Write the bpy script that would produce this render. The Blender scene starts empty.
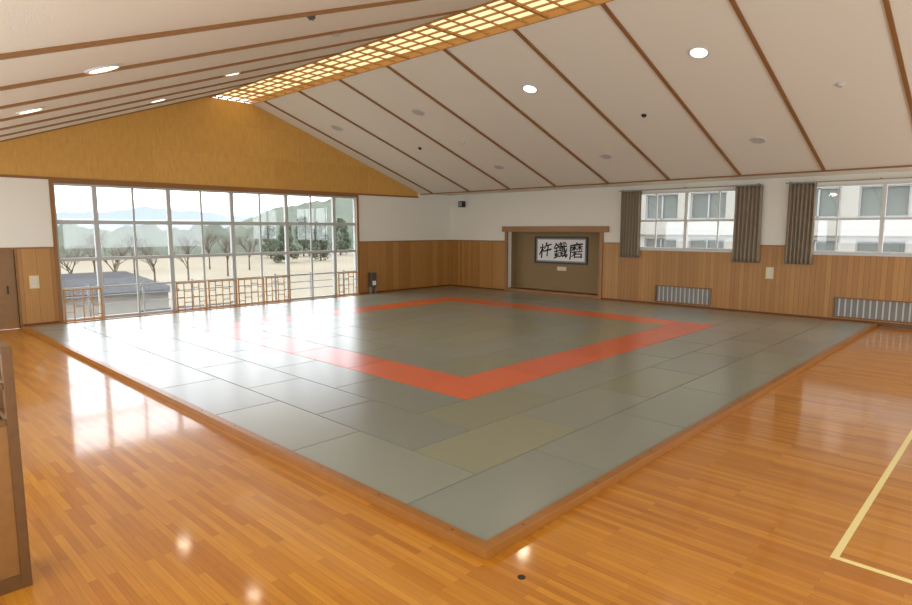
import bpy, bmesh, math, random
from mathutils import Vector, Matrix
random.seed(7)
S = bpy.context.scene
C = S.collection
H = 2.4
F = 605.0
PITCH = math.radians(6.9); AZ = math.radians(43.8)
cp, sp, ca, sa = math.cos(PITCH), math.sin(PITCH), math.cos(AZ), math.sin(AZ)

# ---------------------------------------------------------------- survey helpers (sight lines on real planes)
def ray(u, v):
    a = (u-456)/F; b = (302.5-v)/F
    f = cp+b*sp; w = -sp+b*cp
    return Vector((ca*f+sa*a, sa*f-ca*a, w))
def on_x(u, v, X):
    d = ray(u, v); t = X/d.x
    return d.y*t, H+d.z*t
def on_y(u, v, Y):
    d = ray(u, v); t = Y/d.y
    return d.x*t, H+d.z*t
def on_plane(u, v, p0, n):
    d = ray(u, v); o = Vector((0, 0, H))
    t = (Vector(p0)-o).dot(n)/d.dot(n)
    return o+d*t

# ---------------------------------------------------------------- materials
def lin(c):
    return tuple(((x/255)/12.92 if x/255 <= .04045 else ((x/255+.055)/1.055)**2.4) for x in c)+(1,)
def new_mat(name):
    m = bpy.data.materials.new(name); m.use_nodes = True
    nt = m.node_tree; b = nt.nodes['Principled BSDF']
    return m, nt, b
def node(nt, t, **kw):
    n = nt.nodes.new(t)
    for k, v in kw.items():
        if k in n.inputs.keys(): n.inputs[k].default_value = v
        else: setattr(n, k, v)
    return n
def plain(name, rgb, rough=.5, metal=0, bump=0, bscale=60, var=.06, spec=.5):
    m, nt, b = new_mat(name)
    tc = node(nt, 'ShaderNodeTexCoord')
    nz = node(nt, 'ShaderNodeTexNoise', Scale=bscale, Detail=3)
    nt.links.new(tc.outputs['Object'], nz.inputs['Vector'])
    mx = node(nt, 'ShaderNodeMix', data_type='RGBA')
    c = lin(rgb)
    mx.inputs[6].default_value = tuple(x*(1-var) for x in c[:3])+(1,)
    mx.inputs[7].default_value = tuple(min(1, x*(1+var)) for x in c[:3])+(1,)
    nt.links.new(nz.outputs['Fac'], mx.inputs[0])
    nt.links.new(mx.outputs[2], b.inputs['Base Color'])
    b.inputs['Roughness'].default_value = rough
    b.inputs['Metallic'].default_value = metal
    b.inputs['Specular IOR Level'].default_value = spec
    if bump:
        bp = node(nt, 'ShaderNodeBump', Strength=bump, Distance=.01)
        nt.links.new(nz.outputs['Fac'], bp.inputs['Height']); nt.links.new(bp.outputs['Normal'], b.inputs['Normal'])
    return m
def emis(name, rgb, st):
    m, nt, b = new_mat(name)
    b.inputs['Base Color'].default_value = lin((120, 110, 90))
    b.inputs['Emission Color'].default_value = lin(rgb); b.inputs['Emission Strength'].default_value = st
    return m
def boards(name, c1, c2, axis, width, length, rough=.35, seam=.004, grain=(60, 2), seamcol=(80, 45, 15), grainamt=.35, coat=0, offset=.5, bumpstr=.0, coatr=.1, spec=.5):
    m, nt, b = new_mat(name)
    tc = node(nt, 'ShaderNodeTexCoord')
    sep = node(nt, 'ShaderNodeSeparateXYZ'); nt.links.new(tc.outputs['Object'], sep.inputs[0])
    comb = node(nt, 'ShaderNodeCombineXYZ')
    lo, ac = axis
    nt.links.new(sep.outputs[lo], comb.inputs[0]); nt.links.new(sep.outputs[ac], comb.inputs[1])
    br = node(nt, 'ShaderNodeTexBrick')
    br.offset = offset; br.offset_frequency = 2; br.squash = 1
    br.inputs['Color1'].default_value = lin(c1); br.inputs['Color2'].default_value = lin(c2)
    br.inputs['Mortar'].default_value = lin(seamcol)
    br.inputs['Scale'].default_value = 1
    br.inputs['Mortar Size'].default_value = seam/2
    br.inputs['Mortar Smooth'].default_value = .3
    br.inputs['Brick Width'].default_value = length
    br.inputs['Row Height'].default_value = width
    nt.links.new(comb.outputs[0], br.inputs['Vector'])
    mp = node(nt, 'ShaderNodeMapping'); mp.inputs['Scale'].default_value = (grain[1], grain[0], 1)
    nt.links.new(comb.outputs[0], mp.inputs['Vector'])
    nz = node(nt, 'ShaderNodeTexNoise', Scale=1, Detail=4, Roughness=.6)
    nt.links.new(mp.outputs[0], nz.inputs['Vector'])
    rp = node(nt, 'ShaderNodeMapRange'); rp.inputs[1].default_value = .3; rp.inputs[2].default_value = .7
    rp.inputs[3].default_value = 1-grainamt; rp.inputs[4].default_value = 1+grainamt*.6
    nt.links.new(nz.outputs['Fac'], rp.inputs[0])
    mul = node(nt, 'ShaderNodeVectorMath', operation='SCALE')
    nt.links.new(br.outputs['Color'], mul.inputs[0]); nt.links.new(rp.outputs[0], mul.inputs['Scale'])
    nt.links.new(mul.outputs[0], b.inputs['Base Color'])
    b.inputs['Roughness'].default_value = rough
    b.inputs['Specular IOR Level'].default_value = spec
    if coat:
        b.inputs['Coat Weight'].default_value = coat; b.inputs['Coat Roughness'].default_value = coatr
    if bumpstr:
        bp = node(nt, 'ShaderNodeBump', Strength=bumpstr, Distance=.002)
        nz2 = node(nt, 'ShaderNodeTexNoise', Scale=5, Detail=2)
        nt.links.new(tc.outputs['Object'], nz2.inputs['Vector'])
        nt.links.new(nz2.outputs['Fac'], bp.inputs['Height']); nt.links.new(bp.outputs['Normal'], b.inputs['Normal'])
        nt.links.new(bp.outputs['Normal'], b.inputs['Coat Normal'])
    return m
def mat_vinyl(name, rgb, var=.12, rough=.3):
    m, nt, b = new_mat(name)
    oi = node(nt, 'ShaderNodeObjectInfo')
    tc = node(nt, 'ShaderNodeTexCoord')
    mx = node(nt, 'ShaderNodeMix', data_type='RGBA')
    c = lin(rgb)
    mx.inputs[6].default_value = (c[0]*(1-var), c[1]*(1-var), c[2]*(1-var*.6), 1)
    mx.inputs[7].default_value = (c[0]*(1+var), c[1]*(1+var*.9), c[2]*(1+var*.6), 1)
    nt.links.new(oi.outputs['Random'], mx.inputs[0])
    nz = node(nt, 'ShaderNodeTexNoise', Scale=2.2, Detail=5)
    nt.links.new(tc.outputs['Object'], nz.inputs['Vector'])
    rp = node(nt, 'ShaderNodeMapRange'); rp.inputs[3].default_value = .95; rp.inputs[4].default_value = 1.05
    nt.links.new(nz.outputs['Fac'], rp.inputs[0])
    mul = node(nt, 'ShaderNodeVectorMath', operation='SCALE')
    nt.links.new(mx.outputs[2], mul.inputs[0]); nt.links.new(rp.outputs[0], mul.inputs['Scale'])
    nt.links.new(mul.outputs[0], b.inputs['Base Color'])
    wv = node(nt, 'ShaderNodeTexVoronoi', Scale=160)
    nt.links.new(tc.outputs['Object'], wv.inputs['Vector'])
    bp = node(nt, 'ShaderNodeBump', Strength=.1, Distance=.001)
    nt.links.new(wv.outputs['Distance'], bp.inputs['Height']); nt.links.new(bp.outputs['Normal'], b.inputs['Normal'])
    b.inputs['Roughness'].default_value = rough
    b.inputs['Specular IOR Level'].default_value = .7
    b.inputs['Coat Weight'].default_value = .35
    b.inputs['Coat Roughness'].default_value = .24
    return m
def glass(name, amt=.06):
    m = bpy.data.materials.new(name); m.use_nodes = True; nt = m.node_tree; nt.nodes.clear()
    o = node(nt, 'ShaderNodeOutputMaterial'); t = node(nt, 'ShaderNodeBsdfTransparent'); g = node(nt, 'ShaderNodeBsdfGlossy', Roughness=.02)
    mx = node(nt, 'ShaderNodeMixShader', Fac=amt)
    nt.links.new(t.outputs[0], mx.inputs[1]); nt.links.new(g.outputs[0], mx.inputs[2]); nt.links.new(mx.outputs[0], o.inputs[0])
    return m

M = {}
M['floor'] = boards('varnished_floor', (206, 138, 36), (180, 108, 18), (1, 0), .062, .9, rough=.35, seam=.002, grain=(60, 2), seamcol=(140, 82, 14), grainamt=.15, coat=.75, bumpstr=.18, coatr=.09, spec=.3)
M['wains_y'] = boards('panelling_y', (188, 138, 74), (166, 116, 58), (2, 1), .12, 4, rough=.4, seam=.007, grain=(60, 1.5), seamcol=(116, 76, 34), grainamt=.13)
M['wains_x'] = boards('panelling_x', (186, 136, 72), (162, 112, 56), (2, 0), .3, 4, rough=.4, seam=.007, grain=(60, 1.5), seamcol=(116, 76, 34), grainamt=.13)
M['ply'] = boards('gable_plywood', (218, 168, 86), (209, 158, 76), (0, 2), .92, 1.85, rough=.28, seam=.004, grain=(3, 14), seamcol=(184, 132, 56), grainamt=.1)
M['ceil'] = plain('ceiling_board', (234, 229, 214), .9, bump=.3, bscale=90, var=.02)
M['white_wall'] = plain('white_wallpaper', (236, 233, 221), .9, bump=.15, bscale=120, var=.02)
M['batten'] = plain('brown_batten', (146, 102, 54), .5, bscale=20, var=.12)
M['rim'] = plain('rim_wood', (156, 100, 38), .3, bscale=8, var=.18)
M['dark_wood'] = plain('dark_wood', (102, 68, 30), .35, bscale=14, var=.25)
M['door_wood'] = plain('door_wood', (136, 98, 52), .35, bscale=14, var=.15)
M['mid_wood'] = plain('mid_wood', (138, 94, 46), .4, bscale=14, var=.2)
M['frame_wood'] = plain('alcove_frame_wood', (156, 110, 62), .4, bscale=14, var=.15)
M['alu'] = plain('white_aluminium', (212, 213, 209), .4, bscale=5, var=.03)
M['win_alu'] = plain('window_aluminium', (186, 188, 186), .4, bscale=5, var=.03)
M['alu_dark'] = plain('grey_aluminium', (150, 152, 150), .4, metal=.3, bscale=5, var=.03)
M['vent_panel'] = plain('grey_vent_panel', (142, 142, 136), .5, var=.04)
M['vent_bar'] = plain('vent_bar_white', (206, 204, 196), .5, var=.04)
M['glass'] = glass('window_glass', .05)
M['green'] = mat_vinyl('mat_grey_green', (136, 141, 128), .09)
M['olive'] = mat_vinyl('mat_olive', (140, 142, 117), .06)
M['red'] = mat_vinyl('mat_orange_red', (228, 98, 38), .1)
M['curtain'] = plain('taupe_curtain', (144, 130, 110), .95, bump=.2, bscale=40, var=.1)
M['black'] = plain('black_plastic', (26, 26, 28), .4)
M['grey_brown'] = plain('grey_brown_metal', (84, 76, 70), .45)
M['paper'] = plain('white_paper', (244, 243, 240), .8, var=.01)
M['mount'] = plain('mottled_grey_mount', (150, 150, 148), .8, bscale=30, var=.25)
M['ink'] = plain('black_ink', (12, 12, 12), .6)
M['alcove'] = plain('alcove_wall', (146, 122, 84), .8, bump=.1, bscale=80, var=.05)
M['lamp_on'] = emis('lamp_glow', (255, 236, 200), 4)
M['sky_panel'] = emis('skylight_glow', (255, 232, 176), 1.12)
M['lattice'] = plain('yellow_oak', (178, 130, 70), .6, bscale=20, var=.08)
M['kumiko'] = plain('lattice_wood', (188, 138, 80), .45, bscale=20, var=.1)
M['lens_off'] = plain('lamp_lens', (196, 190, 182), .3, var=.02)
M['brass'] = plain('dull_brass', (70, 50, 30), .35, metal=.6)
M['line'] = plain('cream_line_tape', (240, 222, 150), .3, var=.04)
M['cream'] = plain('cream_plastic', (224, 208, 160), .4, var=.02)
M['redp'] = plain('red_paint', (178, 30, 24), .4, var=.03)

# ---------------------------------------------------------------- mesh helpers
def box(bm, x0, x1, y0, y1, z0, z1):
    vs = [bm.verts.new(p) for p in ((x0,y0,z0),(x1,y0,z0),(x1,y1,z0),(x0,y1,z0),(x0,y0,z1),(x1,y0,z1),(x1,y1,z1),(x0,y1,z1))]
    for f in ((3,2,1,0),(4,5,6,7),(0,1,5,4),(1,2,6,5),(2,3,7,6),(3,0,4,7)):
        bm.faces.new([vs[i] for i in f])
def prism(bm, poly, axis, a, b):
    def P(p, t):
        return (t, p[0], p[1]) if axis == 0 else ((p[0], t, p[1]) if axis == 1 else (p[0], p[1], t))
    v0 = [bm.verts.new(P(p, a)) for p in poly]; v1 = [bm.verts.new(P(p, b)) for p in poly]
    n = len(poly)
    bm.faces.new(v0); bm.faces.new(list(reversed(v1)))
    for i in range(n):
        bm.faces.new([v0[i], v1[i], v1[(i+1) % n], v0[(i+1) % n]])
def tube(bm, p0, p1, r0, r1=None, seg=12):
    r1 = r0 if r1 is None else r1
    p0 = Vector(p0); p1 = Vector(p1); d = (p1-p0)
    q = d.to_track_quat('Z', 'Y').to_matrix()
    A = []; B = []
    for i in range(seg):
        t = 2*math.pi*i/seg; o = q @ Vector((math.cos(t), math.sin(t), 0))
        A.append(bm.verts.new(p0+o*r0)); B.append(bm.verts.new(p1+o*r1))
    for i in range(seg):
        j = (i+1) % seg
        bm.faces.new([A[i], A[j], B[j], B[i]])
    bm.faces.new(list(reversed(A))); bm.faces.new(B)
def lathe(bm, prof, seg=32):
    rings = []
    for r, z in prof:
        rings.append([bm.verts.new((r*math.cos(2*math.pi*i/seg), r*math.sin(2*math.pi*i/seg), z)) for i in range(seg)])
    for a, b in zip(rings, rings[1:]):
        for i in range(seg):
            j = (i+1) % seg
            bm.faces.new([a[i], a[j], b[j], b[i]])
    bm.faces.new(list(reversed(rings[0]))); bm.faces.new(rings[-1])
def obj(name, bm, mat, parent=None, bevel=0, smooth=False, recalc=True):
    if recalc: bmesh.ops.recalc_face_normals(bm, faces=bm.faces)
    me = bpy.data.meshes.new(name); bm.to_mesh(me); bm.free()
    if smooth:
        for p in me.polygons: p.use_smooth = True
    o = bpy.data.objects.new(name, me); C.objects.link(o); me.materials.append(mat)
    if parent: o.parent = parent
    if bevel:
        md = o.modifiers.new('bevel', 'BEVEL'); md.width = bevel; md.segments = 2; md.limit_method = 'ANGLE'
    return o
def tag(o, label, cat, group=None, kind=None):
    o['label'] = label; o['category'] = cat
    if group: o['group'] = group
    if kind: o['kind'] = kind
    return o
def struct(o, label=None):
    o['kind'] = 'structure'
    if label: o['label'] = label
    return o
def empty(name, loc, rot=(0, 0, 0)):
    o = bpy.data.objects.new(name, None); C.objects.link(o); o.location = loc; o.rotation_euler = rot
    o.empty_display_size = .1
    return o
def cells(r, holes):
    a0, a1, b0, b1 = r
    As = sorted({a0, a1, *[min(max(h[i], a0), a1) for h in holes for i in (0, 1)]})
    Bs = sorted({b0, b1, *[min(max(h[i], b0), b1) for h in holes for i in (2, 3)]})
    out = []
    for i in range(len(As)-1):
        run = None
        for j in range(len(Bs)-1):
            ma = (As[i]+As[i+1])/2; mb = (Bs[j]+Bs[j+1])/2
            if any(h[0] < ma < h[1] and h[2] < mb < h[3] for h in holes):
                if run: out.append(run); run = None
            else:
                run = (As[i], As[i+1], run[2] if run else Bs[j], Bs[j+1])
        if run: out.append(run)
    return out
def wall_x(name, X0, X1, r, holes, mat):
    bm = bmesh.new()
    for a0, a1, b0, b1 in cells(r, holes): box(bm, X0, X1, a0, a1, b0, b1)
    return struct(obj(name, bm, mat))
def wall_y(name, Y0, Y1, r, holes, mat):
    bm = bmesh.new()
    for a0, a1, b0, b1 in cells(r, holes): box(bm, a0, a1, Y0, Y1, b0, b1)
    return struct(obj(name, bm, mat))

# ---------------------------------------------------------------- room numbers
XL, XR, YN, YG = -.6, 18.15, -3.0, 17.75
WZ = 1.93           # wainscot top
EZ = 3.78           # eave ceiling height
RZ = 6.22           # ridge height
RA, RB = 8.15, 9.5  # ridge strip
SB = 16.5           # foot of the right slope
slope_ang = math.atan2(RZ-EZ, SB-RB)
mR = (RZ-EZ)/(SB-RB)
mL = .356; slope_angL = math.atan(mL)
SA = XL; EL = RZ-(RA-SA)*mL

bm = bmesh.new(); box(bm, XL, XR, YN, YG, -.12, 0)
struct(obj('floor', bm, M['floor']), 'varnished honey coloured strip floor')

WG = (4.07, 13.35, .06, 3.54)
DR = (1.6, 3.17, 0, 1.9)
ya1, _ = on_x(508, 260, XR); ya0, _ = on_x(600, 260, XR)
AL = (ya0, ya1, .16, on_x(555, 232, XR)[1])
wA = (on_x(752, 220, XR)[0], on_x(627, 220, XR)[0], on_x(688, 250, XR)[1], 3.55)
wB = (.9, on_x(795, 220, XR)[0], wA[2], 3.55)
g1 = (on_x(712, 295, XR)[0], on_x(655, 295, XR)[0], on_x(684, 304, XR)[1], on_x(684, 286.5, XR)[1])
g2 = (.9, on_x(833, 305, XR)[0], g1[2], g1[3])

wall_y('wall_left', YG, YG+.2, (XL, XR, 0, 3.66), [WG, DR], M['white_wall'])
gx = SB-.15
gz = EZ+.15*mR
gpoly = [(SA+(3.66-EL)/mL, 3.66), (gx, 3.66), (gx, gz), (RB, RZ), (RA, RZ)]
bm = bmesh.new(); prism(bm, gpoly, 1, YG, YG+.2); struct(obj('wall_left_gable', bm, M['ply']), 'golden plywood gable above the long window')
bm = bmesh.new(); prism(bm, [(gx, 3.66), (XR, 3.66), (XR, EZ), (SB, EZ), (gx, gz)], 1, YG, YG+.2); struct(obj('wall_left_eave', bm, M['white_wall']))
wall_x('wall_right', XR, XR+.2, (YN, YG, 0, EZ), [AL, wA, wB, g1, g2], M['white_wall'])
near_fill_holes = [(1.0, 8.4, .9, 3.0), (9.2, 17.0, .9, 3.0)]  # unseen openings added behind the camera to let in fill light
wall_y('wall_near', YN-.2, YN, (XL, XR, 0, EL), near_fill_holes, M['white_wall'])
bm = bmesh.new(); prism(bm, [(XL, EL), (XR, EL), (XR, EZ), (SB, EZ), (RB, RZ), (RA, RZ)], 1, YN-.2, YN); struct(obj('wall_near_gable', bm, M['white_wall']))
back_fill_holes = [(-2.0, 7.6, .9, 2.9), (8.2, 17.2, .9, 2.9)]  # unseen openings added in this wall as a broad soft sky fill
wall_x('wall_back', XL-.2, XL, (YN, YG, 0, EL), back_fill_holes, M['white_wall'])

TH = .025
wall_y('trim_1', YG-TH, YG, (XL, XR-TH, .1, WZ), [(WG[0]-.05, WG[1]+.05, 0, 9), (DR[0]-.05, DR[1]+.05, -1, 9)], M['wains_x'])['label'] = 'honey wood wainscot beside the long window'
wall_x('trim_2', XR-TH, XR, (YN, YG-TH, .1, WZ), [(AL[0]-.0, AL[1]+.0, -1, 9), (wA[0], wA[1], wA[2], 9), (wB[0], wB[1], wB[2], 9), g1, g2], M['wains_y'])['label'] = 'honey wood wainscot along the alcove wall'
wall_y('baseboard_left', YG-TH-.01, YG, (XL, XR, 0, .1), [(WG[0]-.05, WG[1]+.05, -1, 9), (DR[0]-.05, DR[1]+.05, -1, 9)], M['dark_wood'])
wall_x('baseboard_right', XR-TH-.01, XR, (YN, YG-TH-.01, 0, .1), [(AL[0], AL[1], -1, 9)], M['dark_wood'])
wall_x('trim_3', XR-TH-.015, XR, (YN, YG-TH-.01, WZ, WZ+.035), [(AL[0]-.16, AL[1]+.16, -1, 9), (wA[0], wA[1], 0, 9), (wB[0], wB[1], 0, 9)], M['batten'])
wall_y('trim_4', YG-TH-.015, YG, (XL, XR-TH-.015, WZ, WZ+.035), [(WG[0]-.06, WG[1]+.06, -1, 9)], M['batten'])
bm = bmesh.new(); box(bm, XL, gx, YG-.03, YG, 3.62, 3.68); struct(obj('trim_5', bm, M['batten']), 'brown rail under the plywood gable')
bm = bmesh.new()
box(bm, WG[0]-.08, WG[0], YG-.04, YG, 0, 3.62); box(bm, WG[1], WG[1]+.08, YG-.04, YG, 0, 3.62)
box(bm, WG[0], WG[1], YG-.04, YG, WG[3], 3.62); box(bm, WG[0], WG[1], YG-.06, YG, 0, WG[2])
struct(obj('trim_6', bm, M['batten']), 'brown casing round the long window')
bm = bmesh.new()
prism(bm, [(SB, EZ), (XR+.2, EZ), (XR+.2, EZ+.1), (SB, EZ+.1)], 1, YN-.2, YG+.2)
prism(bm, [(RB, RZ), (SB, EZ), (SB, EZ+.1), (RB, RZ+.1)], 1, YN-.2, YG+.2)
prism(bm, [(SA-.2, EL-.2*mL), (RA, RZ), (RA, RZ+.1), (SA-.2, EL-.2*mL+.1)], 1, YN-.2, YG+.2)
struct(obj('ceiling', bm, M['ceil']), 'sloping cream ceiling boards either side of the ridge light')
bm = bmesh.new(); box(bm, SB-.03, SB+.03, YN, YG, EZ-.035, EZ); struct(obj('trim_7', bm, M['batten']))
n = 8
for k in range(11):
    Y = 17.05-1.895*k
    for s in (1, -1):
        bm = bmesh.new()
        if s > 0: pr = [(RB, RZ), (RB, RZ-.035), (SB, EZ-.035), (SB, EZ)]
        else: pr = [(RA, RZ), (RA, RZ-.035), (SA, EL-.035), (SA, EL)]
        prism(bm, pr, 1, Y-.033, Y+.033)
        struct(obj('trim_%d' % n, bm, M['batten'])); n += 1

# ridge skylight
sky = empty('lattice_skylight', ((RA+RB)/2, (YN+YG)/2, RZ))
tag(sky, 'long yellow wooden lattice light panel running along the ceiling ridge', 'ceiling light')
def local(o, parent):
    o.parent = parent; o.matrix_parent_inverse = Matrix.Translation(-Vector(parent.location)); return o
bm = bmesh.new(); box(bm, RA+.02, RB-.02, YN, YG, RZ+.09, RZ+.12); local(obj('glow_panel', bm, M['sky_panel']), sky)
bm = bmesh.new()
for X in (RA, RB-.03): box(bm, X, X+.03, YN, YG, RZ-.03, RZ+.17)
local(obj('side_board', bm, M['lattice']), sky)
bm = bmesh.new(); box(bm, RA-.1, RB+.1, YN-.2, YG+.2, RZ+.28, RZ+.34); struct(obj('ceiling_cover', bm, M['ceil']))  # unseen lid added so no sky light leaks in above the ridge panel
bm = bmesh.new()
nx = 5
for i in range(1, nx):
    X = RA+(RB-RA)*i/nx
    box(bm, X-.012, X+.012, YN, YG, RZ-.005, RZ+.03)
Y = YN+.3; i = 0
while Y < YG-.05:
    w = .034 if i % 4 == 0 else .013
    box(bm, RA+.03, RB-.03, Y-w, Y+w, RZ+(-.015 if i % 4 == 0 else 0), RZ+.029)
    Y += .474; i += 1
local(obj('lattice', bm, M['lattice']), sky)

# ---------------------------------------------------------------- downlights and ceiling fittings
nR = Vector((math.sin(slope_ang), 0, math.cos(slope_ang)))
nL = Vector((-math.sin(slope_angL), 0, math.cos(slope_angL)))
def ceil_pt(u, v, side):
    return on_plane(u, v, (RB, 0, RZ) if side > 0 else (RA, 0, RZ), nR if side > 0 else nL)
def ceiling_thing(name, u, v, side):
    p = ceil_pt(u, v, side)
    return empty(name, p, (0, slope_ang if side > 0 else -slope_angL, 0))
def downlight(u, v, side, label, lit=True, r=.17):
    e = ceiling_thing('downlight', u, v, side)
    tag(e, label, 'ceiling light', 'round ceiling downlights')
    bm = bmesh.new()
    lathe(bm, [(r*.86, -.002), (r*.88, -.018), (r, -.02), (r*1.12, -.012), (r*1.14, 0)], 36)
    o = obj('trim_ring', bm, M['alu'], e, smooth=True)
    bm = bmesh.new(); lathe(bm, [(r*.84, -.0185), (r*.84, -.0225), (r*.5, -.026), (r*.05, -.0265)], 36)
    obj('lens', bm, M['lamp_on'] if lit else M['lens_off'], e)
    if lit:
        l = bpy.data.lights.new('downlight_lamp', 'AREA'); l.shape = 'DISK'; l.size = r*1.6; l.energy = 7; l.color = (1, .86, .66)
        lo = bpy.data.objects.new('downlight_lamp', l); C.objects.link(lo); lo.location = (0, 0, -.04); lo.parent = e
    return e
downlight(699, 52, 1, 'largest glowing round downlight on the right ceiling slope')
downlight(530, 88.5, 1, 'smaller glowing round downlight, second along the right ceiling slope')
downlight(418, 112, 1, 'unlit round downlight between the glowing one and the ridge end', False)
downlight(337, 128, 1, 'unlit round downlight near the plywood gable on the right slope', False)
downlight(103, 68, -1, 'glowing flattened downlight high on the left ceiling slope')
downlight(30, 110, -1, 'glowing downlight at the far left edge above the plywood gable')
downlight(231, 74, -1, 'glowing downlight on the left slope beside the ridge lattice')
downlight(158, 100, -1, 'glowing small downlight closest above the gable on the left slope')
downlight(758, 140, 1, 'unlit round downlight low on the right slope above the curtains', False, .15)
downlight(606, 156, 1, 'unlit round downlight low on the slope above the alcove', False, .15)
downlight(499, 167, 1, 'unlit round downlight low on the slope left of the alcove', False, .15)
def detector(u, v, side, label, mat, r=.07, name='smoke_detector', cat='smoke detector'):
    e = ceiling_thing(name, u, v, side); tag(e, label, cat, 'small ceiling fittings')
    bm = bmesh.new(); lathe(bm, [(r*.3, -.05), (r*.7, -.045), (r*.85, -.02), (r, -.015), (r, 0)], 24); obj('housing', bm, mat, e, smooth=True)
    bm = bmesh.new(); lathe(bm, [(r*.1, -.062), (r*.22, -.06), (r*.24, -.05)], 16); obj('sensor_tip', bm, M['alu_dark'], e)
detector(841, 84, 1, 'small white smoke detector right of the largest downlight', M['alu'])
detector(463, 142, 1, 'small pale smoke detector between two brown battens mid slope', M['alu'])
detector(644, 115, 1, 'small black ceiling socket right of the second glowing downlight', M['black'], .06, 'ceiling_socket', 'ceiling socket')
detector(420, 148, 1, 'small black ceiling socket on the slope nearer the gable', M['black'], .06, 'ceiling_socket', 'ceiling socket')
detector(311, 15, -1, 'small dark ceiling socket left of the ridge lattice near the top', M['grey_brown'], .05, 'ceiling_socket', 'ceiling socket')
detector(337, 32, -1, 'pale round ceiling vent beside the ridge lattice on left slope', M['lens_off'], .12, 'ceiling_vent', 'ceiling vent')

# ---------------------------------------------------------------- mats and rim
W = .91
MX, MY = 3.25, 2.81
def mat_mesh(mat):
    bm = bmesh.new(); box(bm, -.905, .905, -.450, .450, -.03, .03)
    bmesh.ops.bevel(bm, geom=[e for e in bm.edges], offset=.004, segments=2, affect='EDGES')
    me = bpy.data.meshes.new('judo_mat'); bm.to_mesh(me); bm.free(); me.materials.append(mat); return me
mm = {k: mat_mesh(M[k]) for k in ('green', 'olive', 'red')}
M['underlay'] = plain('dark_underlay', (40, 40, 34), .9)
bm = bmesh.new(); box(bm, MX, MX+16*W, MY, MY+16*W, .0002, .0008); struct(obj('floor_underlay', bm, M['underlay']), 'dark underlay beneath the mats')
ORD = ['first', 'second', 'third', 'fourth', 'fifth', 'sixth', 'seventh', 'eighth']
RING = ['outermost ring', 'second ring in', 'third ring in', 'red boundary band', 'ring just inside the red', 'sixth ring in', 'seventh ring in', 'centre pair']
def put_mat(cx, cy, along_x, k, side, corner, i, cnt):
    kind = 'red' if k == 3 else 'green'
    rr = random.random()
    if k > 3 and rr < .5: kind = 'olive'
    if k < 3 and rr < .06: kind = 'olive'
    if k == 1 and side.startswith('right-front') and i == 0: kind = 'olive'
    if k == 0 and side.startswith('right-front'): kind = 'green'
    o = bpy.data.objects.new('judo_mat', mm[kind]); C.objects.link(o)
    o.location = (MX+cx*W, MY+cy*W, .031); o.rotation_euler = (0, 0, 0 if along_x else math.pi/2)
    col = {'red': 'orange-red', 'green': 'grey-green', 'olive': 'olive-green'}[kind]
    tag(o, '%s judo mat, %s, %s, %s from the %s corner' % (col, RING[k], side, ORD[i], corner), 'mat', 'judo mats laid on the platform')
for k in range(8):
    m = (16-2*k)//2
    for i in range(m):
        put_mat(k+1+2*i, k+.5, True, k, 'right-front side', 'near', i, m)
        put_mat(k+1+2*i, 15.5-k, True, k, 'window side', 'left', i, m)
    m = (14-2*k)//2
    for i in range(m):
        put_mat(k+.5, k+2+2*i, False, k, 'left-front side', 'near', i, m)
        put_mat(15.5-k, k+2+2*i, False, k, 'alcove side', 'right', i, m)
PW = 16*W; RW = .095; RH = .08
x0, x1, y0, y1 = MX-.001, MX+PW+.001, MY-.001, MY+PW+.001
def beam(bx, label, caps):
    X0, X1, Y0, Y1 = bx
    e = empty('platform_beam', ((X0+X1)/2, (Y0+Y1)/2, 0)); tag(e, label, 'wooden beam', 'beams edging the mat platform')
    bm = bmesh.new(); box(bm, X0, X1, Y0, Y1, 0, RH); local(obj('beam', bm, M['rim'], bevel=.004), e)
    for c in caps:
        bm = bmesh.new(); tube(bm, (c[0], c[1], RH-.001), (c[0], c[1], RH+.002), .012, seg=12); local(obj('screw_cap', bm, M['dark_wood']), e)
q = .002
beam((x0-RW, x0, y0-RW, y0+PW/2-q), 'golden-brown edging beam on the left-front side, from the near corner', [(x0-RW/2, y0+.3+i*.9) for i in range(8)])
beam((x0-RW, x0, y0+PW/2+q, y1+RW), 'golden-brown edging beam on the left-front side, ending under the window', [(x0-RW/2, y0+PW/2+.3+i*.9) for i in range(8)])
beam((x0+q, x0+5.2, y0-RW, y0), 'golden-brown edging beam on right-front side, starting at the near corner', [(x0+.4+i*1.1, y0-RW/2) for i in range(5)])
beam((x0+5.2+q, x0+10.2, y0-RW, y0), 'middle golden-brown edging beam on the right-front side of the mats', [(x0+5.6+i*1.1, y0-RW/2) for i in range(4)])
beam((x0+10.2+q, x1+RW, y0-RW, y0), 'golden-brown edging beam on right-front side, ending at the alcove wall', [(x0+10.6+i*1.1, y0-RW/2) for i in range(4)])
beam((x0+q, x1-q, y1, y1+RW), 'edging beam on the far side of the mats beneath the long window', [])
beam((x1, x1+RW-.03, y0+q, y1+RW), 'edging beam on the far side of the mats beneath the alcove', [])

bm = bmesh.new()
prism(bm, [(4.94, -2.9), (4.99, -2.9), (4.99, .87), (17.9, .87), (17.9, .92), (4.94, .92)], 2, .0005, .002)
tag(obj('court_line', bm, M['line']), 'cream court line with a corner on the varnished floor', 'floor line')
bm = bmesh.new()
tube(bm, (3.16, 2.40, .0005), (3.16, 2.40, .004), .028, seg=24)
tag(obj('floor_socket_cap', bm, M['brass']), 'small dark round floor cap in front of the near platform corner', 'floor cap')

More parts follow.
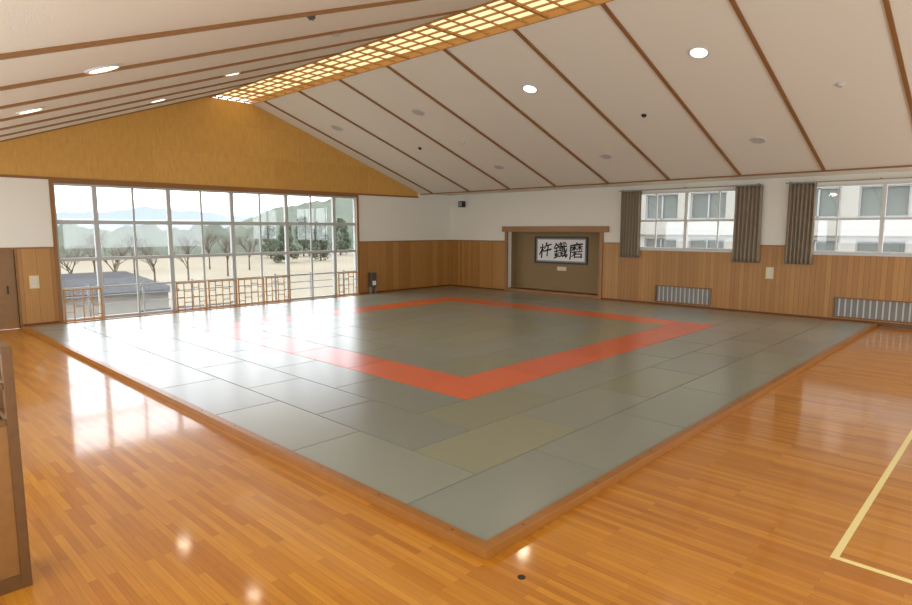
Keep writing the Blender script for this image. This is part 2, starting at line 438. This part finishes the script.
# ---------------------------------------------------------------- long window
win = struct(empty('window_1', ((WG[0]+WG[1])/2, YG+.1, WG[2])), 'long white framed window wall overlooking the playing field')
fy0, fy1 = YG+.04, YG+.12
def part(name, boxes, mat, parent, bevel=0):
    bm = bmesh.new()
    for b in boxes: box(bm, *b)
    return local(obj(name, bm, mat, bevel=bevel), parent)
part('window_frame', [(WG[0], WG[1], fy0, fy1, WG[3]-.05, WG[3]), (WG[0], WG[1], fy0, fy1, WG[2], WG[2]+.05), (WG[0], WG[0]+.05, fy0, fy1, WG[2]+.05, WG[3]-.05), (WG[1]-.05, WG[1], fy0, fy1, WG[2]+.05, WG[3]-.05)], M['win_alu'], win)
cw = (WG[1]-WG[0])/10
T1, T2 = 1.63, 2.58
for i in range(1, 10):
    X = WG[0]+cw*i
    w = .055 if i % 2 else .027
    y_0, y_1 = (fy0-.01, fy1+.01) if i % 2 else (fy0+.02, fy1-.02)
    part('mullion', [(X-w, X+w, y_0, y_1, WG[2]+.05, WG[3]-.05)], M['win_alu'], win)
for z, w in ((T1, .042), (T2, .05)):
    part('transom', [(WG[0]+.05, WG[1]-.05, fy0-.004, fy1-.002, z-w, z+w)], M['win_alu'], win)
bmx = []
for i in range(10):
    X = WG[0]+cw*i
    bmx.append((X+.055, X+cw-.055, fy0+.015, fy1-.03, .86, .91))
part('glazing_bar', bmx, M['win_alu'], win)
part('pane', [(WG[0]+.05, WG[1]-.05, fy0+.045, fy0+.049, WG[2]+.05, WG[3]-.05)], M['glass'], win)
part('window_sill', [(WG[0], WG[1], YG+.0, fy0-.012, WG[2]-.02, WG[2])], M['kumiko'], win)

def lattice_guard(X0, label, flip):
    e = empty('lattice_guard', (X0+cw/2, YG-.08, .05)); tag(e, label, 'lattice screen', 'low wooden lattice guards in the long window')
    a, b = X0+.03, X0+cw-.03; Y0, Y1 = YG-.095, YG-.065; z0, z1 = .0, .88
    part('frame', [(a, b, Y0, Y1, z1-.035, z1), (a, b, Y0, Y1, z0, z0+.1), (a, a+.035, Y0, Y1, z0+.1, z1-.035), (b-.035, b, Y0, Y1, z0+.1, z1-.035)], M['kumiko'], e)
    bs = []; t = .011
    y_0, y_1 = Y0+.006, Y1-.006
    L = b-a
    for fr in (.25, .5, .75): bs.append((a+L*fr-t, a+L*fr+t, y_0, y_1, z0+.1, z1-.035))
    hz = [(0, .25, .3), (0, .25, .6), (.25, .5, .45), (.5, .75, .3), (.5, .75, .62), (.75, 1, .45), (.25, .5, .72), (.75, 1, .2)]
    if flip: hz = [(1-q2, 1-q1, z) for q1, q2, z in hz]
    for q1, q2, z in hz:
        bs.append((max(a+.035, a+L*q1+t), min(b-.035, a+L*q2-t), y_0, y_1, z-t, z+t))
    part('kumiko_bars', bs, M['kumiko'], e)
for i, l in ((0, 'wooden lattice guard at the left end of the long window'), (3, 'wooden lattice guard, first of the four standing together'),
             (4, 'wooden lattice guard, second of the four standing together'), (5, 'wooden lattice guard, third of the four standing together'),
             (6, 'wooden lattice guard, last of the four standing together'), (9, 'wooden lattice guard at the corner end of the long window')):
    lattice_guard(WG[0]+cw*i, l, i % 2)

d = struct(empty('door_1', ((DR[0]+DR[1])/2, YG+.06, 0)), 'brown wooden door at the far left')
part('door_frame', [(DR[0]-.05, DR[0], YG-.03, YG+.1, 0, DR[3]+.0), (DR[1], DR[1]+.05, YG-.03, YG+.1, 0, DR[3]), (DR[0]-.05, DR[1]+.05, YG-.03, YG, DR[3], DR[3]+.05)], M['mid_wood'], d)
part('door_leaf', [(DR[0], DR[1], YG+.06, YG+.1, .0, DR[3])], M['door_wood'], d)
part('door_handle', [(DR[1]-.2, DR[1]-.16, YG+.045, YG+.06, .85, 1.05)], M['brass'], d)

# ---------------------------------------------------------------- right windows
def side_window(name, r, ncol, label):
    y_0, y_1, z0, z1 = r
    w = struct(empty(name, (XR+.1, (y_0+y_1)/2, z0)), label)
    a, b = XR+.05, XR+.13
    part('window_frame', [(a-.02, b, y_0, y_1, z0, z0+.06), (a-.02, b, y_0, y_1, z1-.05, z1), (a-.02, b, y_0, y_0+.05, z0+.06, z1-.05), (a-.02, b, y_1-.05, y_1, z0+.06, z1-.05)], M['alu'], w)
    c = (y_1-y_0)/ncol
    for i in range(1, ncol):
        part('mullion', [(a-.01, b, y_0+c*i-.045, y_0+c*i+.045, z0+.06, z1-.05)], M['alu'], w)
    zt = z0+(z1-z0)*.5
    part('transom', [(a-.006, b-.006, y_0+.05, y_1-.05, zt-.03, zt+.03)], M['alu'], w)
    part('sash_stile', [(a+.02, b-.02, y_0+c*(i+.5)-.018, y_0+c*(i+.5)+.018, z0+.06, z1-.05) for i in range(ncol)], M['alu'], w)
    part('pane', [(a+.04, a+.044, y_0+.05, y_1-.05, z0+.06, z1-.05)], M['glass'], w)
    part('window_sill', [(XR-.05, XR+.03, y_0-.03, y_1+.03, z0-.04, z0)], M['alu'], w)
side_window('window_2', wA, 2, 'white framed window between two taupe curtains')
side_window('window_3', wB, 2, 'white framed window at the right edge of the room')

def low_vent(name, r, label):
    y_0, y_1, z0, z1 = r
    w = struct(empty(name, (XR+.05, (y_0+y_1)/2, z0)), label)
    part('vent_frame', [(XR-.035, XR+.03, y_0, y_1, z0, z0+.035), (XR-.035, XR+.03, y_0, y_1, z1-.035, z1), (XR-.035, XR+.03, y_0, y_0+.035, z0+.035, z1-.035), (XR-.035, XR+.03, y_1-.035, y_1, z0+.035, z1-.035)], M['mid_wood'], w)
    nb = int((y_1-y_0)/.13)
    for i in range(1, nb):
        yy = y_0+(y_1-y_0)*i/nb
        part('vent_bar', [(XR+.0, XR+.02, yy-.016, yy+.016, z0+.035, z1-.035)], M['vent_bar'], w)
    part('backing_panel', [(XR+.03, XR+.04, y_0, y_1, z0, z1)], M['vent_panel'], w)
low_vent('window_4', g1, 'low barred ventilation window beneath the curtained window')
low_vent('window_5', g2, 'low barred ventilation window at the right edge')

def curtain(u0, u1, ztop, zbot, label, ph):
    ya, _ = on_x(u1, 220, XR-.12); yb, _ = on_x(u0, 220, XR-.12)
    e = empty('curtain', (XR-.12, (ya+yb)/2, zbot)); tag(e, label, 'curtain', 'taupe curtains on the alcove wall')
    bm = bmesh.new(); N = 72; R = 14; folds = 7; rows = []
    for j in range(R+1):
        t = j/R; z = ztop+(zbot-ztop)*t
        row = []
        for i in range(N+1):
            s = i/N
            y = (ya+yb)/2+(s-.5)*(yb-ya)*(.97-.02*t)+.006*math.sin(3*t+s*9+ph)
            x = XR-.12+(.035+.008*t)*math.sin(s*folds*2*math.pi+ph+.4*math.sin(2*t+s*3))
            row.append(bm.verts.new((x, y, z)))
        rows.append(row)
    for a, b in zip(rows, rows[1:]):
        for i in range(N): bm.faces.new([a[i], a[i+1], b[i+1], b[i]])
    o = local(obj('curtain_fabric', bm, M['curtain'], smooth=True), e)
    md = o.modifiers.new('solid', 'SOLIDIFY'); md.thickness = .004
zb = on_x(628, 257, XR)[1]
curtain(620, 641, 3.60, zb, 'taupe curtain gathered left of the middle window, beside the alcove', .3)
curtain(733, 762, 3.60, zb-.03, 'taupe curtain gathered on the right of the middle window', 1.1)
curtain(786, 815, 3.60, zb-.03, 'taupe curtain gathered left of the window at the right edge', 2.0)
def rail(y_0, y_1, label):
    e = empty('curtain_rail', (XR-.12, (y_0+y_1)/2, 3.61)); tag(e, label, 'curtain rail')
    bm = bmesh.new(); box(bm, XR-.14, XR-.10, y_0, y_1, 3.605, 3.635); local(obj('track', bm, M['alu_dark']), e)
    for y in (y_0+.1, (y_0+y_1)/2, y_1-.1):
        bm = bmesh.new(); box(bm, XR-.13, XR, y-.012, y+.012, 3.636, 3.66); local(obj('bracket', bm, M['alu_dark']), e)
rail(wA[0]-.25, wA[1]+.25, 'grey curtain rail above the middle window')
rail(.8, wB[1]+.25, 'grey curtain rail above the window at the right edge')

# ---------------------------------------------------------------- alcove
AD = .55
bm = bmesh.new()
box(bm, XR+AD, XR+AD+.05, AL[0]-.05, AL[1]+.05, 0, AL[3]+.3)
struct(obj('wall_alcove_back', bm, M['alcove']), 'olive brown back wall of the alcove')
bm = bmesh.new()
box(bm, XR+.2, XR+AD, AL[0]-.05, AL[0], 0, AL[3]+.3); box(bm, XR+.2, XR+AD, AL[1], AL[1]+.05, 0, AL[3]+.3)
box(bm, XR+.2, XR+AD, AL[0], AL[1], AL[3]+.05, AL[3]+.3)
struct(obj('wall_alcove_sides', bm, M['alcove']))
bm = bmesh.new(); box(bm, XR+.001, XR+AD, AL[0], AL[1], AL[2]-.05, AL[2]); struct(obj('floor_alcove', bm, M['frame_wood']), 'raised wooden alcove floor')
fr = empty('alcove_frame', (XR, (AL[0]+AL[1])/2, 0)); tag(fr, 'brown timber frame with overhanging lintel round the alcove', 'alcove frame')
zt = AL[3]
part('lintel', [(XR-.12, XR, AL[0]-.32, AL[1]+.22, zt, zt+.2)], M['frame_wood'], fr, .006)
part('post', [(XR-.07, XR, AL[0]-.12, AL[0], .0, zt)], M['frame_wood'], fr, .004)
part('post', [(XR-.07, XR, AL[1], AL[1]+.12, .0, zt)], M['frame_wood'], fr, .004)
part('sill_beam', [(XR-.07, XR, AL[0], AL[1], .0, AL[2])], M['frame_wood'], fr, .004)
XC = XR+AD
fa, fz1 = on_x(535, 236.5, XC-.04); fb, fz0 = on_x(587, 265, XC-.04)
pic = empty('framed_calligraphy', (XC-.03, (fa+fb)/2, fz0)); tag(pic, 'black framed white calligraphy of three large characters in the alcove', 'framed calligraphy')
t = .055
part('frame', [(XC-.05, XC, fb, fa, fz0, fz0+t), (XC-.05, XC, fb, fa, fz1-t, fz1), (XC-.05, XC, fb, fb+t, fz0+t, fz1-t), (XC-.05, XC, fa-t, fa, fz0+t, fz1-t)], M['black'], pic, .004)
part('mount', [(XC-.016, XC, fb+t, fa-t, fz0+t, fz1-t)], M['mount'], pic)
part('paper', [(XC-.02, XC-.016, fb+t+.06, fa-t-.06, fz0+t+.05, fz1-t-.05)], M['paper'], pic)
fw = fa-fb-2*t; fh = fz1-fz0-2*t
def text_mesh(body, size, cx_y, cz, X, mat, parent, name='characters', seed=0, tilt=0):
    cu = bpy.data.curves.new('txt', 'FONT'); cu.body = body; cu.size = size; cu.align_x = 'CENTER'; cu.align_y = 'CENTER'
    cu.resolution_u = 4
    o = bpy.data.objects.new('txt', cu); C.objects.link(o)
    dg = bpy.context.evaluated_depsgraph_get(); dg.update()
    me0 = bpy.data.meshes.new_from_object(o.evaluated_get(dg))
    bpy.data.objects.remove(o)
    xs = [v.co.x for v in me0.vertices]; ys = [v.co.y for v in me0.vertices]
    mx_, my_ = (min(xs)+max(xs))/2, (min(ys)+max(ys))/2
    # brush weight: the glyph is stamped a few millimetres round its own outline, heavier in places
    V = []; Fc = []
    for k in range(13):
        a = k*math.pi/6; r_ = 0 if k == 12 else .009
        b0 = len(V)
        for v in me0.vertices:
            x, y = v.co.x-mx_, v.co.y-my_
            wgt = .2+1.3*math.sin(7*x+5*y+seed)**2
            x += r_*wgt*math.cos(a); y += r_*wgt*.7*math.sin(a)
            y2 = y+(.14+tilt)*x+.018*math.sin(9*x+seed); x2 = x+.018*math.sin(8*y+seed*2)+tilt*y
            V.append((X-.0003*k, cx_y-x2, cz+y2))
        for p in me0.polygons: Fc.append([b0+i for i in p.vertices])
    me = bpy.data.meshes.new(name); me.from_pydata(V, [], Fc); me.update(); me.materials.append(mat)
    o = bpy.data.objects.new(name, me); C.objects.link(o); local(o, parent)
for i, (ch, sz, tl) in enumerate((('杵', .58, .04), ('鐵', .62, -.02), ('磨', .61, .03))):
    text_mesh(ch, sz, fa-t-fw*(.195+.305*i), (fz0+fz1)/2, XC-.024, M['ink'], pic, 'brushed_character', i, tl)
pa, pz1 = on_x(557, 266.5, XC-.02); pb, pz0 = on_x(566, 271, XC-.02)
bm = bmesh.new(); box(bm, XC-.01, XC, pb, pa, pz0, pz1-.0); tag(obj('name_plate', bm, M['cream'], bevel=.003), 'small cream plate on the alcove wall under the calligraphy', 'plate')

# ---------------------------------------------------------------- small wall things
def switch_plate(axis, a, z, label, hgt=.3, w=.16):
    if axis == 'x':
        X = XR-TH; e = empty('switch_plate', (X, a, z)); tag(e, label, 'switch plate')
        part('plate', [(X-.015, X, a-w/2, a+w/2, z-hgt/2, z+hgt/2)], M['cream'], e, .004)
        for k in (-1, 0, 1): part('switch', [(X-.022, X-.015, a-w/4, a+w/4, z+k*hgt/3.4-.03, z+k*hgt/3.4+.03)], M['alu'], e)
    else:
        Y = YG-TH; e = empty('switch_plate', (a, Y, z)); tag(e, label, 'switch plate')
        part('plate', [(a-w/2, a+w/2, Y-.015, Y, z-hgt/2, z+hgt/2)], M['cream'], e, .004)
        for k in (-1, 0, 1): part('switch', [(a-w/4, a+w/4, Y-.022, Y-.015, z+k*hgt/3.4-.03, z+k*hgt/3.4+.03)], M['alu'], e)
y, z = on_x(770, 273, XR); switch_plate('x', y, z, 'cream switch plate on the panelling between the two curtained windows', .32, .2)
x, z = on_y(34, 282, YG); switch_plate('y', x, z, 'cream switch plate on the panelling beside the far left door', .32, .2)
x, z = on_y(372.5, 282, YG-.15)
e = empty('fire_extinguisher_box', (x, YG-.16, 0)); tag(e, 'dark standing fire extinguisher box right of the long window', 'extinguisher box')
part('cabinet', [(x-.12, x+.12, YG-.25, YG-.06, .3, .82)], M['grey_brown'], e, .01)
part('label_panel', [(x-.08, x+.08, YG-.255, YG-.25, .36, .52)], M['paper'], e)
part('warning_band', [(x-.08, x+.08, YG-.255, YG-.25, .54, .58)], M['redp'], e)
part('stand', [(x-.11, x-.08, YG-.22, YG-.08, 0, .3), (x+.08, x+.11, YG-.22, YG-.08, 0, .3), (x-.08, x+.08, YG-.22, YG-.08, .0, .03)], M['alu_dark'], e)
y, z = on_x(462, 204, XR-.15)
e = empty('wall_speaker', (XR-.1, y, z)); tag(e, 'small black speaker on a bracket near the room corner', 'speaker')
part('housing', [(XR-.26, XR-.08, y-.12, y+.12, z-.13, z+.11)], M['black'], e, .015)
part('bracket', [(XR-.08, XR, y-.02, y+.02, z-.02, z+.02)], M['alu_dark'], e)
part('grille', [(XR-.265, XR-.26, y-.09, y+.09, z-.1, z+.08)], M['alu_dark'], e)

# foreground rack
sx0, sx1, sy0, sy1 = -.5, .79, 4.74, 5.12
e = empty('wooden_rack', ((sx0+sx1)/2, (sy0+sy1)/2, 0)); tag(e, 'dark wooden rack with open top rails standing at the left edge', 'rack')
for X in (sx0, sx1-.06):
    for Yp in (sy0, sy1-.06):
        part('post', [(X, X+.06, Yp, Yp+.06, 0, 1.65)], M['dark_wood'], e, .004)
for z in (1.61, 1.37, 1.13):
    for Yp in (sy0+.01, sy1-.05):
        part('rail', [(sx0+.06, sx1-.06, Yp, Yp+.04, z, z+.04)], M['dark_wood'], e, .003)
for z in (1.61, 1.37, 1.13):
    part('side_rail', [(sx1-.05, sx1-.01, sy0+.06, sy1-.06, z, z+.04)], M['dark_wood'], e, .003)
part('front_panel', [(sx0+.06, sx1-.06, sy0+.015, sy0+.035, .1, 1.13)], M['mid_wood'], e)
part('side_panel', [(sx1-.035, sx1-.015, sy0+.06, sy1-.06, .1, 1.13)], M['mid_wood'], e)
part('kickboard', [(sx0+.06, sx1-.06, sy0+.005, sy0+.045, 0, .1)], M['dark_wood'], e)
bm = bmesh.new(); box(bm, .36, .66, sy0+.012, sy0+.0148, .72, 1.0); local(obj('notice_sheet', bm, M['paper']), e)

# ---------------------------------------------------------------- outside
GZ = -4
M['field'] = plain('tan_sports_ground', (116, 106, 86), .95, bscale=.05, var=.2)
M['hill'] = plain('hazy_hill', (118, 127, 135), 1, bscale=.01, var=.05)  # distance haze is put into the blue-grey base colour
M['wood_hill'] = plain('wooded_hill', (82, 88, 76), 1, bscale=.3, var=.35)
M['bark'] = plain('bare_bark', (74, 62, 52), .9, bscale=3)
M['leaf'] = plain('evergreen_leaf', (80, 90, 70), .9, bscale=2.5, var=.4)
M['facade'] = plain('beige_white_facade', (140, 137, 129), .9, bscale=.6, var=.03)
M['dkglass'] = plain('facade_glass', (94, 98, 94), .85, bscale=.4, var=.2, spec=.1)
M['roof'] = plain('slate_roof', (44, 45, 47), .9, bscale=1, var=.1, spec=.2)
M['outrail'] = plain('outdoor_rail', (132, 134, 134), .5, bscale=1, var=.03)
bm = bmesh.new(); box(bm, -300, 700, 18.2, 900, GZ-.3, GZ); box(bm, 19, 700, -200, 18.2, GZ-.3, GZ)
struct(obj('ground', bm, M['field']), 'tan school sports ground')
def hills(name, Y, dep, base, amp, seed, x0, x1, label, mat, taper=False, N=140, fr=1.0):
    rnd = random.Random(seed); bm = bmesh.new()
    ph = [rnd.random()*6 for _ in range(5)]
    prev = None
    for i in range(N+1):
        X = x0+(x1-x0)*i/N; j = i*fr
        h = base+amp*(.45*math.sin(j*.10+ph[0])+.3*math.sin(j*.27+ph[1])+.15*math.sin(j*.7+ph[2])+.08*math.sin(j*1.9+ph[3])+.06*rnd.uniform(-1, 1))
        if taper: h *= math.sin(math.pi*min(1, max(0, i/N)))**.5
        a = bm.verts.new((X, Y, GZ)); b = bm.verts.new((X, Y+dep, GZ+h)); c = bm.verts.new((X, Y+dep*3, GZ))
        if prev:
            bm.faces.new([prev[0], a, b, prev[1]]); bm.faces.new([prev[1], b, c, prev[2]])
        prev = (a, b, c)
    struct(obj(name, bm, mat, smooth=True), label)
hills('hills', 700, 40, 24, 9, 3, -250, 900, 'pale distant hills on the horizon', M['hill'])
hills('hills_wooded', 190, 25, 21, 3, 5, 98, 250, 'wooded hill rising right of the field', M['wood_hill'], True, 120, .7)
hills('hills_treeline', 150, 4, 7.0, 1.6, 9, 10, 200, 'low far tree line across the field', M['wood_hill'], False, 260, 3)
def branch(bm, p, d, L, r, depth, rnd):
    q_ = p+d*L
    tube(bm, p, q_, r, r*.6, 4)
    if depth == 0: return
    for i in range(3):
        nd = (d+Vector((rnd.uniform(-.8, .8), rnd.uniform(-.8, .8), rnd.uniform(-.1, .45)))).normalized()
        branch(bm, p+d*L*rnd.uniform(.5, 1), nd, L*rnd.uniform(.62, .85), r*.55, depth-1, rnd)
def bare_tree(x, y, h, seed, label):
    rnd = random.Random(seed); e = empty('bare_tree', (x, y, GZ)); tag(e, label, 'tree', 'bare winter trees beside the field')
    bm = bmesh.new(); tube(bm, (0, 0, 0), (0, 0, h*.32), .13, .09, 8); obj('trunk', bm, M['bark'], e)
    bm = bmesh.new()
    for i in range(5):
        branch(bm, Vector((0, 0, h*(.2+.03*i))), Vector((rnd.uniform(-.55, .55), rnd.uniform(-.55, .55), 1)).normalized(), h*.21, .07, 4, rnd)
    obj('branches', bm, M['bark'], e, recalc=False)
for i, (u, Y, h, l) in enumerate(((68, 72, 6.6, 'bare winter tree seen in the leftmost pane of the long window'), (92, 84, 8, 'bare winter tree behind the first bold mullion of the long window'),
        (112, 66, 7.2, 'bare winter tree rising behind the grey-roofed shed'), (132, 92, 8, 'bare winter tree in the second bay of the long window'),
        (152, 70, 6.8, 'bare winter tree just right of the grey-roofed shed'), (186, 74, 7.6, 'wide bare winter tree above the first lattice guards'), (208, 96, 8, 'bare winter tree in the middle of the long window'),
        (226, 80, 7, 'bare winter tree right of the middle of the long window'), (248, 90, 7.4, 'bare winter tree left of the dark evergreens'))):
    d_ = ray(u, 230); bare_tree(d_.x/d_.y*Y, Y, h, i+3, l)
def evergreen(x, y, h, seed, label):
    rnd = random.Random(seed); e = empty('evergreen_tree', (x, y, GZ)); tag(e, label, 'tree', 'evergreen trees beyond the window')
    bm = bmesh.new(); tube(bm, (0, 0, 0), (0, 0, h*.5), .22, .12, 8); obj('trunk', bm, M['bark'], e)
    bm = bmesh.new()
    lobes = []
    for i in range(26):
        t = rnd.random(); rr = (1-t*.75)*h*.22; a = rnd.random()*6.28
        lobes.append((Vector((math.cos(a)*rr, math.sin(a)*rr, h*(.12+.78*t))), h*.11*(1.25-t*.6)))
    for c, R in lobes:
        for j in range(170):
            v = Vector((rnd.gauss(0, 1), rnd.gauss(0, 1), rnd.gauss(0, 1))).normalized()*R*rnd.uniform(.4, 1.15)
            p = c+v; s = rnd.uniform(.1, .26)
            a = Vector((rnd.uniform(-1, 1), rnd.uniform(-1, 1), rnd.uniform(-1, 1))).normalized()*s
            b = a.cross(Vector((rnd.uniform(-1, 1), rnd.uniform(-1, 1), rnd.uniform(-1, 1)))).normalized()*s*.7
            bm.faces.new([bm.verts.new(p-a), bm.verts.new(p-b), bm.verts.new(p+a), bm.verts.new(p+b)])
    obj('crown', bm, M['leaf'], e, recalc=False)
for i, (u, Y, h, l) in enumerate(((270, 124, 7.8, 'evergreen, leftmost of the group in the long window'), (286, 104, 7.8, 'evergreen, second from the left of the group in the long window'),
        (303, 126, 10, 'tallest evergreen in the middle of the group'), (320, 106, 8.4, 'evergreen, second from the right of the group'), (340, 126, 9.6, 'evergreen, rightmost seen through the long window'))):
    d_ = ray(u, 230); evergreen(d_.x/d_.y*Y, Y, h, i+20, l)
e = empty('shed', (10, 38, GZ)); tag(e, 'low white shed with a dark grey, nearly flat roof outside the long window', 'shed')
part('walls', [(6.5, 13, 34.5, 42, GZ, -1.0)], M['facade'], e)
bm = bmesh.new(); prism(bm, [(34, -1.0), (42.5, -.4), (42.5, -.28), (34, -.85)], 0, 6, 13.4); local(obj('roof', bm, M['roof']), e)
e = empty('bicycle_shelter', (14, 31, GZ)); tag(e, 'low open shelter with a flat grey roof beside the shed', 'shelter')
part('roof', [(10.6, 15.4, 29, 32, -1.75, -1.6)], M['roof'], e)
for X in (10.9, 13, 15): part('post', [(X, X+.1, 30.5, 30.6, GZ, -1.75)], M['outrail'], e)
e = empty('balcony_railing', (8.7, 19.2, 0)); tag(e, 'thin white railing outside the long window', 'railing')
for z in (.25, .5, .75): part('rail', [(3.5, 14, 19.18, 19.22, z, z+.03)], M['outrail'], e)
for i in range(8): part('post', [(3.6+i*1.45, 3.65+i*1.45, 19.17, 19.23, -.2, .85)], M['outrail'], e)
bm = bmesh.new(); box(bm, 3, 15, YG+.2, 19.4, -.4, -.2); struct(obj('floor_balcony', bm, M['facade']))
FX = 33
e = empty('school_building', (FX+4, 16, GZ)); tag(e, 'beige-white school building with rows of windows seen through the side windows', 'building')
holes = []
for z0, z1 in ((-.6, 1.9), (2.95, 4.35), (6.6, 8.4)):
    for i in range(11): holes.append((-1+i*2.6, .9+i*2.6, z0, z1))
bm = bmesh.new()
for a0, a1, b0, b1 in cells((-8, 36, GZ, 11), holes): box(bm, FX, FX+.25, a0, a1, b0, b1)
box(bm, FX+.25, FX+8, -8, 36, 10.8, 11)
local(obj('wall', bm, M['facade']), e)
part('floor_band', [(FX-.25, FX, -8, 36, 2.1, 2.3), (FX-.25, FX, -8, 36, 5.7, 5.9)], M['facade'], e)
for h in holes:
    bm = bmesh.new()
    a0, a1, b0, b1 = h; am = (a0+a1)/2
    for b_ in ((a0, a0+.06, b0, b1), (a1-.06, a1, b0, b1), (am-.04, am+.04, b0, b1), (a0+.06, a1-.06, b0, b0+.06), (a0+.06, a1-.06, b1-.06, b1)):
        box(bm, FX+.08, FX+.16, *b_)
    w = local(obj('window', bm, M['outrail']), e)
    bm = bmesh.new(); box(bm, FX+.17, FX+.2, a0, a1, b0, b1)
    obj('pane', bm, M['dkglass'], w)

# ---------------------------------------------------------------- light
wd = bpy.data.worlds.new('world'); S.world = wd; wd.use_nodes = True; nt = wd.node_tree
bg = nt.nodes['Background']
tc = node(nt, 'ShaderNodeTexCoord'); nz = node(nt, 'ShaderNodeTexNoise', Scale=2.5, Detail=4)
mp = node(nt, 'ShaderNodeMapping'); mp.inputs['Scale'].default_value = (1, 1, 3.5)
nt.links.new(tc.outputs['Generated'], mp.inputs[0]); nt.links.new(mp.outputs[0], nz.inputs['Vector'])
mx = node(nt, 'ShaderNodeMix', data_type='RGBA'); mx.inputs[6].default_value = (.8, .9, 1, 1); mx.inputs[7].default_value = (.98, .99, 1, 1)
nt.links.new(nz.outputs['Fac'], mx.inputs[0]); nt.links.new(mx.outputs[2], bg.inputs['Color'])
bg.inputs['Strength'].default_value = 4.3
def portal(loc, rot, sx, sy):
    l = bpy.data.lights.new('sky_portal', 'AREA'); l.shape = 'RECTANGLE'; l.size = sx; l.size_y = sy
    l.cycles.is_portal = True
    o = bpy.data.objects.new('sky_portal', l); C.objects.link(o); o.location = loc; o.rotation_euler = rot
portal(((WG[0]+WG[1])/2, YG+.25, 1.8), (math.radians(-90), 0, 0), WG[1]-WG[0], 3.5)
for r in (wA, wB): portal((XR+.25, (r[0]+r[1])/2, (r[2]+r[3])/2), (0, math.radians(90), 0), r[3]-r[2], r[1]-r[0])
for r in back_fill_holes: portal((XL-.25, (r[0]+r[1])/2, (r[2]+r[3])/2), (0, math.radians(-90), 0), r[3]-r[2], r[1]-r[0])
for r in near_fill_holes: portal(((r[0]+r[1])/2, YN-.25, (r[2]+r[3])/2), (math.radians(90), 0, 0), r[1]-r[0], r[3]-r[2])

# ---------------------------------------------------------------- camera
cam = bpy.data.cameras.new('camera'); co = bpy.data.objects.new('camera', cam); C.objects.link(co)
cam.sensor_width = 36; cam.lens = F/912*36; cam.clip_end = 3000; cam.clip_start = .05
co.location = (0, 0, H); co.rotation_euler = (math.pi/2-PITCH, 0, AZ-math.pi/2)
S.camera = co
S.view_settings.view_transform = 'Standard'
S.view_settings.look = 'None'
S.view_settings.exposure = .14
